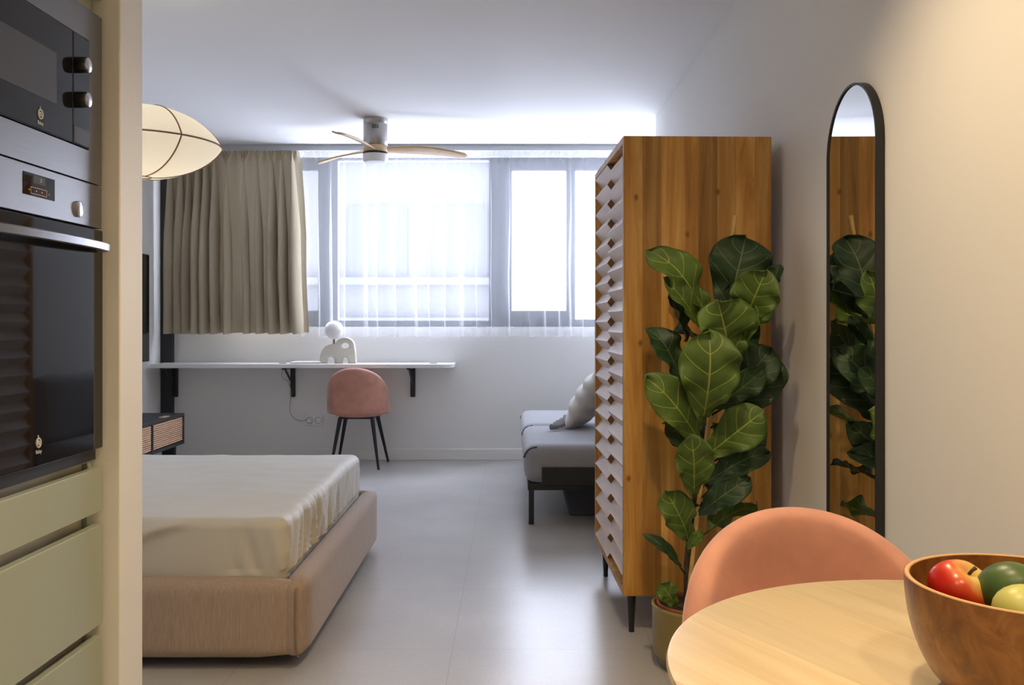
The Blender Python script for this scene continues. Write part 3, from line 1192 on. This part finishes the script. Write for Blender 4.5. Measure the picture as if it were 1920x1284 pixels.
# ------------------------------------------------------------------ potted fig
px, py = .584, 2.90
pl = thing('potted_fiddle_leaf_fig', 'large-leaved fiddle leaf fig in a ribbed ochre pot beside the wardrobe', 'plant', (px, py, 0))
prof = [(0, .004), (.095, .004), (.106, .0), (.111, .01), (.112, .03), (.130, .042), (.134, .055), (.134, .185), (.1365, .190), (.1365, .197), (.133, .2), (.126, .198), (.124, .19), (.12, .05), (0, .05)]
bm = lathe(NB(), prof, (px, py, 0), 192, rfun=lambda a, z: 1 - (.014 * (.5 + .5 * math.cos(48 * a)) if .045 < z < .18 else 0))
obj('pot', bm, M['pot'], pl, smooth=True)
obj('nursery_pot', lathe(NB(), [(.119, .12), (.1205, .203), (.117, .205), (.112, .2), (.11, .12)], (px, py, 0), 48), M['terra'], pl, smooth='auto')
obj('soil', lathe(NB(), [(0, .12), (.111, .12), (.111, .186), (.06, .190), (0, .192)], (px, py, 0), 32), M['soil'], pl, smooth='auto')


def at(u, v, y):
    return P(u, v, y)


st = [Vector((px - .02, py, .17)), at(1290, 1060, 2.9), at(1298, 960, 2.9), at(1312, 870, 2.9), at(1325, 780, 2.9), at(1338, 680, 2.9), at(1348, 600, 2.9), at(1352, 560, 2.9)]
obj('stem', tube(NB(), st, [.015, .014, .013, .012, .011, .010, .008, .004], 12), M['bark'], pl, smooth=True)
bk = [Vector((px - .03, py - .03, .17)), at(1303, 1000, 2.87), at(1328, 795, 2.875), at(1352, 600, 3.0), at(1378, 404, 3.02)]
bs = []
for i in range(len(bk) - 1):
    for k in range(6):
        bs.append(bk[i].lerp(bk[i + 1], k / 6))
bs.append(bk[-1])
obj('bamboo_stake', tube(NB(), bs, [.0066 + (.0012 if i % 3 == 0 else 0) for i in range(len(bs))], 10), M['bamboo'], pl, smooth=True)
obj('plant_tie', lathe(NB(), [(.018, -.006), (.022, 0), (.018, .006)], at(1306, 945, 2.885), 16), M['black'], pl, smooth=True)


def leaf(b, t, wpx, n, m, bow=.12, fold=.25, tilt=0, seed=0, stem_to=None, curl=0):
    """b, t = leaf base and tip (world), wpx = width in metres, n = which way the upper face looks"""
    rnd = random.Random(seed)
    ax = t - b
    ln = ax.length
    n = (n - ax * (n.dot(ax) / ln ** 2)).normalized()
    sd = ax.normalized().cross(n)
    bm = NB()
    uvl = bm.loops.layers.uv.new('UVMap')
    NT, NS = 30, 16
    g = []
    ph = rnd.uniform(0, 6)
    for i in range(NT + 1):
        tt = i / NT
        # fiddle outline: narrow waist, broad rounded top, blunt tip
        w = math.sin(PI * min(1, .03 + .97 * tt ** 1.06)) ** .50 * (.56 + .58 * tt - .10 * math.exp(-((tt - .33) / .12) ** 2))
        if tt > .9:
            w *= .80 + .20 * (1 - (tt - .9) / .1)
        c = b + ax * tt + n * (bow * ln * math.sin(PI * tt) - curl * ln * max(0, tt - .6) ** 2 * 2.5)
        row = []
        for k in range(NS + 1):
            s = k / NS * 2 - 1
            ww = w * wpx * .5 / .98
            ed = abs(s) ** 2
            wav = ed * .12 * wpx * (math.sin(tt * 13 + ph + (2 if s > 0 else 0)) + .5 * math.sin(tt * 23 + ph * 2))
            puck = .012 * wpx * math.cos(2 * PI * 4.6 * (tt - .27 * abs(s) ** 1.25)) * (1 - abs(s)) * min(1, abs(s) * 6)
            notch = .06 * ln * math.exp(-(s / .25) ** 2) * max(0, tt - .85) / .15 * (1 if seed % 3 else -.2)
            q = c + sd * (s * ww) + n * (fold * abs(s) ** 1.35 * ww + wav * .8 + puck) - ax.normalized() * notch
            row.append(bm.verts.new(q))
        g.append(row)
    for i in range(NT):
        for k in range(NS):
            f = bm.faces.new((g[i][k], g[i][k + 1], g[i + 1][k + 1], g[i + 1][k]))
            for lp, (a_, c_) in zip(f.loops, ((i, k), (i, k + 1), (i + 1, k + 1), (i + 1, k))):
                lp[uvl].uv = (c_ / NS, a_ / NT)
    if stem_to is not None:
        tube(bm, [stem_to, b.lerp(stem_to, .4) - n * .004, b + ax * .04], [.004, .0032, .0028], 8)
    o = obj('leaf', bm, m, pl, smooth=True)
    sl = o.modifiers.new('solid', 'SOLIDIFY')
    sl.thickness = .0009
    return o


def stem_at(z):
    for a_, c_ in zip(st, st[1:]):
        if a_.z <= z <= c_.z:
            return a_.lerp(c_, (z - a_.z) / (c_.z - a_.z))
    return st[-1] if z > st[-1].z else st[1]


LF, LD = M['leaf'], M['leafdark']
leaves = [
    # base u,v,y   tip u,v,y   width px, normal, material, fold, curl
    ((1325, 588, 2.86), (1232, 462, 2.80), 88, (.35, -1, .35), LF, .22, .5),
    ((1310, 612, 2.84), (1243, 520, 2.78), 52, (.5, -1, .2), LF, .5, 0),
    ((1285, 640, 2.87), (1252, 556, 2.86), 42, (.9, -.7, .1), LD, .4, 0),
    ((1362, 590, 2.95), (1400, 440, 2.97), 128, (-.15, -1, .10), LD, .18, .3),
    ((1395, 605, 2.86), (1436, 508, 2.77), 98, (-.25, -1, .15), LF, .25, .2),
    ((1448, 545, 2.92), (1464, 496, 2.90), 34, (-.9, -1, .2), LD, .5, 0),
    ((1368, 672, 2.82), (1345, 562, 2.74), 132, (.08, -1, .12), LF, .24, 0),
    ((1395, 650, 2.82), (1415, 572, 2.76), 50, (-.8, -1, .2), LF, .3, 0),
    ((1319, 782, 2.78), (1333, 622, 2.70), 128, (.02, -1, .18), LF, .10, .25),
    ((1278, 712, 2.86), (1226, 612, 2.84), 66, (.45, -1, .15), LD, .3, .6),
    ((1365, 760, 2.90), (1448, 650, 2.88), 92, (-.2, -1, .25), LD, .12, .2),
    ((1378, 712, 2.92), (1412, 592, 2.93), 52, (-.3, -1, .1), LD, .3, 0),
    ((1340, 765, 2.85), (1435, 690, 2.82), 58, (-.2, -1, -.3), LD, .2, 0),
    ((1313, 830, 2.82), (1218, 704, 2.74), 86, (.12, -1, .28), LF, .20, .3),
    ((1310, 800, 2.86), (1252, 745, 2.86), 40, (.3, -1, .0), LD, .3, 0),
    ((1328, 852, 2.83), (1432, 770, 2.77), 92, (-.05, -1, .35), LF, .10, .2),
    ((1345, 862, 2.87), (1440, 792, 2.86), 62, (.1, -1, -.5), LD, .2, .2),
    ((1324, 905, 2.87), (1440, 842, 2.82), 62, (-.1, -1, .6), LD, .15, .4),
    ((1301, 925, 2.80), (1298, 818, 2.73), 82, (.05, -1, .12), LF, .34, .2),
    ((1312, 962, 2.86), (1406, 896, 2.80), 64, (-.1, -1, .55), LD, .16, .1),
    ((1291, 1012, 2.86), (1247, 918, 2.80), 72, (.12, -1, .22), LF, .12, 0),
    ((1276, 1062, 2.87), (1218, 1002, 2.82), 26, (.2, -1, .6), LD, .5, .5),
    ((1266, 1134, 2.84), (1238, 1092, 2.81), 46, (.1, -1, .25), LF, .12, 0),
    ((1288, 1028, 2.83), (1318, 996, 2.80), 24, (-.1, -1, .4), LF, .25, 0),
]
for i, (bu, tu, w, n, mm_, fold, curl) in enumerate(leaves):
    b = at(*bu)
    t = at(*tu)
    leaf(b, t, w * bu[2] / F, Vector(n), mm_, bow=.05 + .03 * (i % 3), fold=fold, seed=i, stem_to=stem_at(b.z - .04), curl=curl)
# the far side of the crown (seen in the mirror)
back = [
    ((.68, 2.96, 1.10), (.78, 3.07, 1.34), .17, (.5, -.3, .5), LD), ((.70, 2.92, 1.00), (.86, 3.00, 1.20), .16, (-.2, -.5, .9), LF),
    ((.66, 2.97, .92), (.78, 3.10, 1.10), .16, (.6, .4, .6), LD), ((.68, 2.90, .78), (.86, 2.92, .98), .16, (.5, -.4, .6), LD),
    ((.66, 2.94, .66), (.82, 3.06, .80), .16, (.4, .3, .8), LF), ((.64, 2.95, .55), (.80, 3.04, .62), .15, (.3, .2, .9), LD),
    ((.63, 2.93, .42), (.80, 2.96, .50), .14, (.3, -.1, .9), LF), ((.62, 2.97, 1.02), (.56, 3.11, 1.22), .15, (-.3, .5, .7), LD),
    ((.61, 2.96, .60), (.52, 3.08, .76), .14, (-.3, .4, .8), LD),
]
for i, (b, t, w, n, mm_) in enumerate(back):
    b, t = Vector(b), Vector(t)
    leaf(b, t, w, Vector(n), mm_, bow=.08, fold=.2, seed=40 + i, stem_to=stem_at(b.z - .03))

# ------------------------------------------------------------------ round table, bowl and fruit
TZ = .75
tx, ty, tr_ = .494, .895, .337
tb = thing('round_table', 'round pale oak dining table in the right foreground', 'table', (tx, ty, 0))
prof = [(0, TZ - .028), (tr_ - .03, TZ - .028), (tr_ - .008, TZ - .016), (tr_, TZ - .006), (tr_ - .0015, TZ - .001), (tr_ - .004, TZ), (0, TZ)]
bm = lathe(NB(), prof, (0, 0, 0), 160)
tp = obj('tabletop', bm, M['oak'], tb, world=False, smooth='auto')
tp.rotation_euler = (0, 0, R(118))
obj('apron', lathe(NB(), [(0, TZ - .07), (.17, TZ - .07), (.17, TZ - .0285), (0, TZ - .0285)], (0, 0, 0), 48), M['oak'], tb, world=False, smooth='auto')
for k in range(4):
    a = PI / 4 + k * PI / 2
    bm = NB()
    tube(bm, [(.14 * math.cos(a), .14 * math.sin(a), TZ - .03), (.25 * math.cos(a), .25 * math.sin(a), 0)], [.022, .013], 16)
    obj('leg', bm, M['oak'], tb, world=False, smooth='auto')

bwx, bwy, bwr, bwh = .473, .832, .1045, .110
bw = thing('fruit_bowl', 'deep walnut wooden bowl holding fruit on the round table', 'bowl', (bwx, bwy, TZ))
outer = [(0, 0), (.040, 0)]
for k in range(1, 19):
    a = k / 18
    outer.append((.040 + (bwr - .040) * math.sin(a * PI / 2) ** .80, bwh * (1 - math.cos(a * PI / 2)) ** .92))
inner = [(max(0, r_ - .0055), z + .0055 * (1 - z / bwh) + (0 if z < bwh - .001 else 0)) for r_, z in outer[1:]]
inner[0] = (.036, .0065)
bm = lathe(NB(), outer + inner[::-1] + [(0, .0065)], (0, 0, 0), 96)
obj('bowl_body', bm, M['bowlwood'], bw, world=False, smooth='auto')
ro, ri = outer[-1][0], inner[-1][0]
bm = lathe(NB(), [(ro - .0002, bwh - .001), (ro - .0012, bwh + .0008), (ri + .0012, bwh + .0008), (ri + .0002, bwh - .001)], (0, 0, 0), 96)
obj('rim', bm, M['bowlrim'], bw, world=False, smooth='auto')


def apple(name, label, c, r_, rot, m):
    t = thing(name, label, 'fruit', c)
    prof = []
    for k in range(25):
        a = PI * k / 24
        rr_ = r_ * (1 - .10 * math.cos(a) * -1 * 0 + .04 * math.sin(a))
        x = math.sin(a) * rr_
        z = -math.cos(a) * rr_ * .92
        if a > 2.2:
            z -= r_ * .28 * math.exp(-(x / (r_ * .33)) ** 2)
        if a < .8:
            z += r_ * .16 * math.exp(-(x / (r_ * .3)) ** 2)
        prof.append((max(0, x) if 0 < k < 24 else 0, z))
    bm = lathe(NB(), prof, (0, 0, 0), 40, rfun=lambda a, z: 1 + .025 * math.cos(5 * a))
    bm.transform(rot)
    obj('flesh', bm, m, t, world=False, smooth=True)
    bm = tube(NB(), [(0, 0, r_ * .60), (.001, 0, r_ * .82), (.003, 0, r_ * .98)], [.0016, .0015, .002], 8)
    bm.transform(rot)
    obj('stalk', bm, M['bark'], t, world=False, smooth=True)
    return t


ap = P(1800, 1103, .862)
apple('apple', 'shiny red and yellow apple in the wooden bowl', ap, .0275, Matrix.Rotation(R(26), 4, 'X') @ Matrix.Rotation(R(14), 4, 'Y'), M['apple'])
lm = P(1889, 1102, .838)
t = thing('lime', 'dark green lime next to the apple in the wooden bowl', 'fruit', lm)
prof = []
for k in range(25):
    a = PI * k / 24
    x, z = math.sin(a) * .0232, -math.cos(a) * .029
    if a < .35:
        z -= .0035 * (1 - a / .35) ** 1.5
    if a > 2.85:
        z += .002
    prof.append((x if 0 < k < 24 else 0, z))
bm = lathe(NB(), prof, (0, 0, 0), 36)
RL = Matrix.Rotation(R(-28), 4, 'Z') @ Matrix.Rotation(R(62), 4, 'Y') @ Matrix.Rotation(R(12), 4, 'X')
bm.transform(RL)
obj('skin', bm, M['lime'], t, world=False, smooth=True)
bm = NB()
lathe(bm, [(.0045, -.0325), (.0035, -.0335), (.0016, -.0315), (0, -.031)], (0, 0, 0), 16)
bm.transform(RL)
obj('stem_scar', bm, M['lime'], t, world=False, smooth=True)
pr = P(1922, 1146, .795)
t = thing('pear', 'pale yellow-green pear at the front of the wooden bowl', 'fruit', pr)
prof = [(0, -.026), (.009, -.0255), (.019, -.020), (.0245, -.008), (.0235, .006), (.017, .019), (.011, .030), (.006, .036), (0, .037)]
bm = lathe(NB(), prof, (0, 0, 0), 32)
RP = Matrix.Rotation(R(75), 4, 'Y')
bm.transform(RP)
obj('skin', bm, M['pear'], t, world=False, smooth=True, subsurf=1)
apple('apple', 'red apple at the bottom of the wooden bowl under the lime', Vector((bwx + .002, bwy + .012, TZ + .0362)), .0265, Matrix.Rotation(R(80), 4, 'X'), M['apple'])

# ------------------------------------------------------------------ kitchen: tall unit with oven and microwave
KA = -.0147
kroot = (-.918, 2.03, 0)


def KY(u):                       # distance along the front for a picture column, in the unit's own frame
    return 1611.3 / (985 - u) - 2.03


def KZ(u, v):
    return CH - (v - HZ) * (1611.3 / (985 - u)) / F


tall = thing('tall_kitchen_cabinet', 'tall sage green kitchen cabinet with three drawers, housing the oven', 'cabinet', kroot, KA)
KW = -.598
bm = NB()
box(bm, -.58, -.024, KW, KW + .018, .1, 2.3)
box(bm, -.58, -.024, -.020, -.002, .1, 2.3)
box(bm, -.58, -.57, KW + .018, -.02, .1, 2.3)
for z in (.1, .786, 1.778, 2.28):
    box(bm, -.57, -.024, KW + .018, -.02, z, z + .018)
obj('carcass', bm, M['sage'], tall, world=False)
obj('plinth', box(NB(), -.55, -.06, KW, -.002, 0, .1), M['sage'], tall, world=False)
for z0_, z1_ in ((.668, .806), (.418, .66), (.105, .412)):
    pass
for z0_, z1_ in ((.676, .774), (.424, .647), (.105, .399)):
    obj('drawer', box(NB(), -.020, 0, KW, -.002, z0_, z1_), M['sage'], tall, world=False, bevel=.0018, seg=2)
for z0_, z1_ in ((.770, .800), (.643, .680), (.395, .428)):
    bm = NB()
    box(bm, -.045, -.034, KW + .018, -.024, z0_ - .02, z1_ + .004)
    box(bm, -.045, -.0215, KW + .018, -.024, z0_ - .024, z0_ - .018)
    obj('grip_channel', bm, M['channel'], tall, world=False)
obj('filler', box(NB(), -.030, -.019, KW + .004, -.028, 1.779, 1.822), M['sage'], tall, world=False)
obj('door', box(NB(), -.020, 0, KW, -.002, 1.815, 2.3), M['sage'], tall, world=False, bevel=.0018, seg=2)


def logo(parent, y, z, sz):
    """ring emblem with a short stem, and the maker's word below it"""
    bm = NB()
    tube(bm, [(.0006, y + sz * .46 * math.cos(2 * PI * k / 28), z + sz * .52 * math.sin(2 * PI * k / 28)) for k in range(29)], .0018, 6)
    tube(bm, [(.0006, y + sz * .17 * math.cos(2 * PI * k / 20), z + sz * .20 * math.sin(2 * PI * k / 20)) for k in range(21)], .0013, 6)
    tube(bm, [(.0006, y - .001, z + sz * .52), (.0006, y - .002, z + sz * .9)], .0012, 6)
    obj('emblem', bm, M['grey'], parent, world=False)
    MT = Matrix.Translation((.0007, y, z - sz * 1.06)) @ Matrix(((0, 0, 1, 0), (1, 0, 0, 0), (0, 1, 0, 0), (0, 0, 0, 1)))
    obj('lettering', text_mesh('Balay', sz * .62, MT), M['grey'], parent, world=False)


# microwave
mw = thing('microwave', 'built-in microwave with black glass door and two knobs above the oven', 'microwave', kroot, KA)
MZ_0, MZ_1 = 1.4025, 1.777
gy0, gy1, gz0, gz1 = KW + .035, KY(166.5), 1.470, 1.709
bm = NB()
ov = [(KW, MZ_0), (-.001, MZ_0), (-.001, MZ_1), (KW, MZ_1)]
# steel front with an opening for the glass
box(bm, -.022, 0, KW, gy0, MZ_0, MZ_1)
box(bm, -.022, 0, gy1, -.001, MZ_0, MZ_1)
box(bm, -.022, 0, gy0, gy1, MZ_0, gz0)
box(bm, -.022, 0, gy0, gy1, gz1, MZ_1)
obj('steel_front', bm, M['steel'], mw, world=False)
obj('body', box(NB(), -.40, -.024, KW + .03, -.03, MZ_0 + .002, MZ_1 - .004), M['blackmatt'], mw, world=False)
cs = KY(134)
mdoor = obj('door', box(NB(), -.018, .0035, gy0 + .002, cs - .0006, gz0 + .002, gz1 - .002), M['bglass'], mw, world=False, bevel=.003, seg=2)
wy1, wz0, wz1 = KY(102.5), 1.537, 1.640
obj('door_window', box(NB(), .003, .0040, gy0 + .06, wy1, wz0, wz1), M['screen'], mdoor, world=False)
cp = obj('control_panel', box(NB(), -.018, .0035, cs + .0006, gy1 - .002, gz0 + .002, gz1 - .002), M['bglass'], mw, world=False, bevel=.003, seg=2)
obj('open_button', box(NB(), .003, .0042, cs + .004, gy1 - .006, gz0 + .006, KZ(150, 241)), M['screen'], cp, world=False, bevel=.0006, seg=1)
ky = 1611.3 / (985 - 141.5) - 2.03
for v in (122, 187):
    z = CH - (v - HZ) * (ky + 2.03) / F
    kb = obj('knob', lathe(NB(), [(0, .0036), (.0165, .0036), (.0170, .006), (.0166, .024), (.0155, .0265), (0, .0265)], (0, ky, z), 36, axis='x'), M['bglass'], mw, world=False, smooth='auto')
    obj('knob_cap', lathe(NB(), [(0, .0295), (.0125, .0295), (.0148, .0285), (.0150, .0266), (0, .0266)], (0, ky, z), 36, axis='x'), M['chrome'], kb, world=False, smooth='auto')
e = obj('brand_mark', box(NB(), .0032, .0036, KY(72) - .004, KY(72) + .004, KZ(72, 190), KZ(72, 190) + .0015), M['grey'], mdoor, world=False)
bpy.data.objects.remove(e)


def shift(o, dx):
    o.location.x += dx


n0 = set(COL.objects)
logo(mdoor, KY(72), KZ(72, 214), .0165)
for o in set(COL.objects) - n0:
    shift(o, .0035)

# oven
ovn = thing('oven', 'built-in black glass oven with steel control strip below the microwave', 'oven', kroot, KA)
OZ0, OZC, OZ1 = .806, 1.306, 1.3995
bm = NB()
box(bm, -.022, 0, KW, -.001, OZC, OZ1)
cpn = obj('control_strip', bm, M['steel'], ovn, world=False, bevel=.0012, seg=2)
obj('body', box(NB(), -.55, -.024, KW + .03, -.03, OZ0 + .01, OZ1 - .004), M['blackmatt'], ovn, world=False)
dsp = obj('display', box(NB(), -.002, .0008, KY(43), KY(102), 1.341, 1.384), M['bglass'], cpn, world=False)
MT = Matrix.Translation((.0009, KY(76), 1.374)) @ Matrix(((0, 0, 1, 0), (1, 0, 0, 0), (0, 1, 0, 0), (0, 0, 0, 1)))
obj('digit', text_mesh('3', .010, MT), M['orange'], dsp, world=False)
bm = NB()
y0_, y1_, z0_, z1_ = KY(57), KY(87), 1.345, 1.358
for q in ((y0_, y1_, z0_, z0_ + .0007), (y0_, y1_, z1_ - .0007, z1_), (y0_, y0_ + .0007, z0_, z1_), (y1_ - .0007, y1_, z0_, z1_)):
    box(bm, .0007, .0011, *q)
for yy in (y0_ - .006, y0_ + .02, y0_ + .04, y1_ + .009):
    box(bm, .0007, .0011, yy - .001, yy + .001, .5 * (z0_ + z1_) - .0013, .5 * (z0_ + z1_) + .0013)
obj('key_outline', bm, M['orange'], dsp, world=False)
obj('screen', box(NB(), .0007, .0010, KY(62), KY(84), 1.366, 1.382), M['screen'], dsp, world=False)
obj('dial', lathe(NB(), [(0, .005), (.0145, .005), (.0168, .0042), (.0172, -.002), (0, -.002)], (0, KY(146), KZ(146, 392)), 36, axis='x'), M['chrome'], cpn, world=False, smooth='auto')
dr = obj('door', box(NB(), -.020, .003, KW + .002, -.002, OZ0 + .012, OZC - .004), M['bglass'], ovn, world=False, bevel=.002, seg=2)
obj('door_base', box(NB(), -.020, -.006, KW + .012, -.018, OZ0 - .012, OZ0 + .011), M['blackmatt'], ovn, world=False)
hz = 1.262
bm = NB()
hp = []
for k in range(25):
    t = k / 24
    y = KW + .03 + (.598 - .045) * t
    hp.append((.014 + .036 * math.sin(PI * t) ** .45, y))
N = len(hp)
ring = []
for (x, y) in hp:
    ring.append([bm.verts.new(q) for q in ((x, y, hz - .010), (x + .006, y, hz - .008), (x + .007, y, hz + .006), (x, y, hz + .009), (x - .008, y, hz + .007), (x - .008, y, hz - .008))])
for a_, b_ in zip(ring, ring[1:]):
    for k in range(6):
        bm.faces.new((a_[k], a_[(k + 1) % 6], b_[(k + 1) % 6], b_[k]))
bm.faces.new(ring[0])
bm.faces.new(ring[-1])
box(bm, .0025, .020, KW + .028, KW + .045, hz - .008, hz + .008)
box(bm, .0025, .020, -.032, -.014, hz - .008, hz + .008)
obj('handle', bm, M['steel'], dr, world=False, smooth='auto')
n0 = set(COL.objects)
logo(dr, KY(69), KZ(69, 830), .0165)
for o in set(COL.objects) - n0:
    shift(o, .003)

# ------------------------------------------------------------------ light
W = bpy.data.worlds.new('World')
S.world = W
W.use_nodes = True
nt = W.node_tree
bg = nt.nodes['Background']
bg.inputs[0].default_value = (.775, .815, 1.0, 1)
bg.inputs[1].default_value = 16.5


def light(name, kind, loc, energy, col, rot=(0, 0, 0), **k):
    l = bpy.data.lights.new(name, kind)
    l.energy = energy
    l.color = col
    for a_, v_ in k.items():
        setattr(l, a_, v_)
    o = bpy.data.objects.new(name, l)
    COL.objects.link(o)
    o.location = loc
    o.rotation_euler = rot
    return o


o = light('window_portal', 'AREA', ((WX0 + WX1) / 2, BW + .24, (WZ0 + WZ1) / 2), 1, (1, 1, 1), (R(-90), 0, 0), shape='RECTANGLE', size=WX1 - WX0, size_y=WZ1 - WZ0)
o.data.cycles.is_portal = True
WARM = (1, .75, .45)
light('pendant_bulb', 'POINT', (lx, ly, lz - .03), 30, (1, .90, .73), shadow_soft_size=.036)
for i, (x, y, e) in enumerate(((.28, 1.75, 25), (.2, .7, 18), (-.25, -.5, 14), (.5, -.4, 17))):
    light('downlight', 'SPOT', (x, y, CE - .005), e * 3.6, WARM, spot_size=R(125), spot_blend=.7, shadow_soft_size=.05)

# ------------------------------------------------------------------ camera
cd = bpy.data.cameras.new('camera')
co = bpy.data.objects.new('camera', cd)
COL.objects.link(co)
co.location = (0, 0, CH)
co.rotation_euler = (R(90), 0, 0)
cd.sensor_fit = 'HORIZONTAL'
cd.sensor_width = 36
cd.lens = F / 1920 * 36
cd.shift_y = -(642 - HZ) / 1920
cd.clip_start = .02
S.camera = co
S.view_settings.view_transform = 'Standard'
S.view_settings.look = 'None'
S.view_settings.exposure = .34
S.view_settings.gamma = 1
S.view_settings.use_curve_mapping = False
try:
    S.cycles.use_denoising = True
    S.cycles.max_bounces = 12
    S.cycles.diffuse_bounces = 6
    S.cycles.transparent_max_bounces = 16
    S.cycles.sample_clamp_indirect = 8
except Exception:
    pass
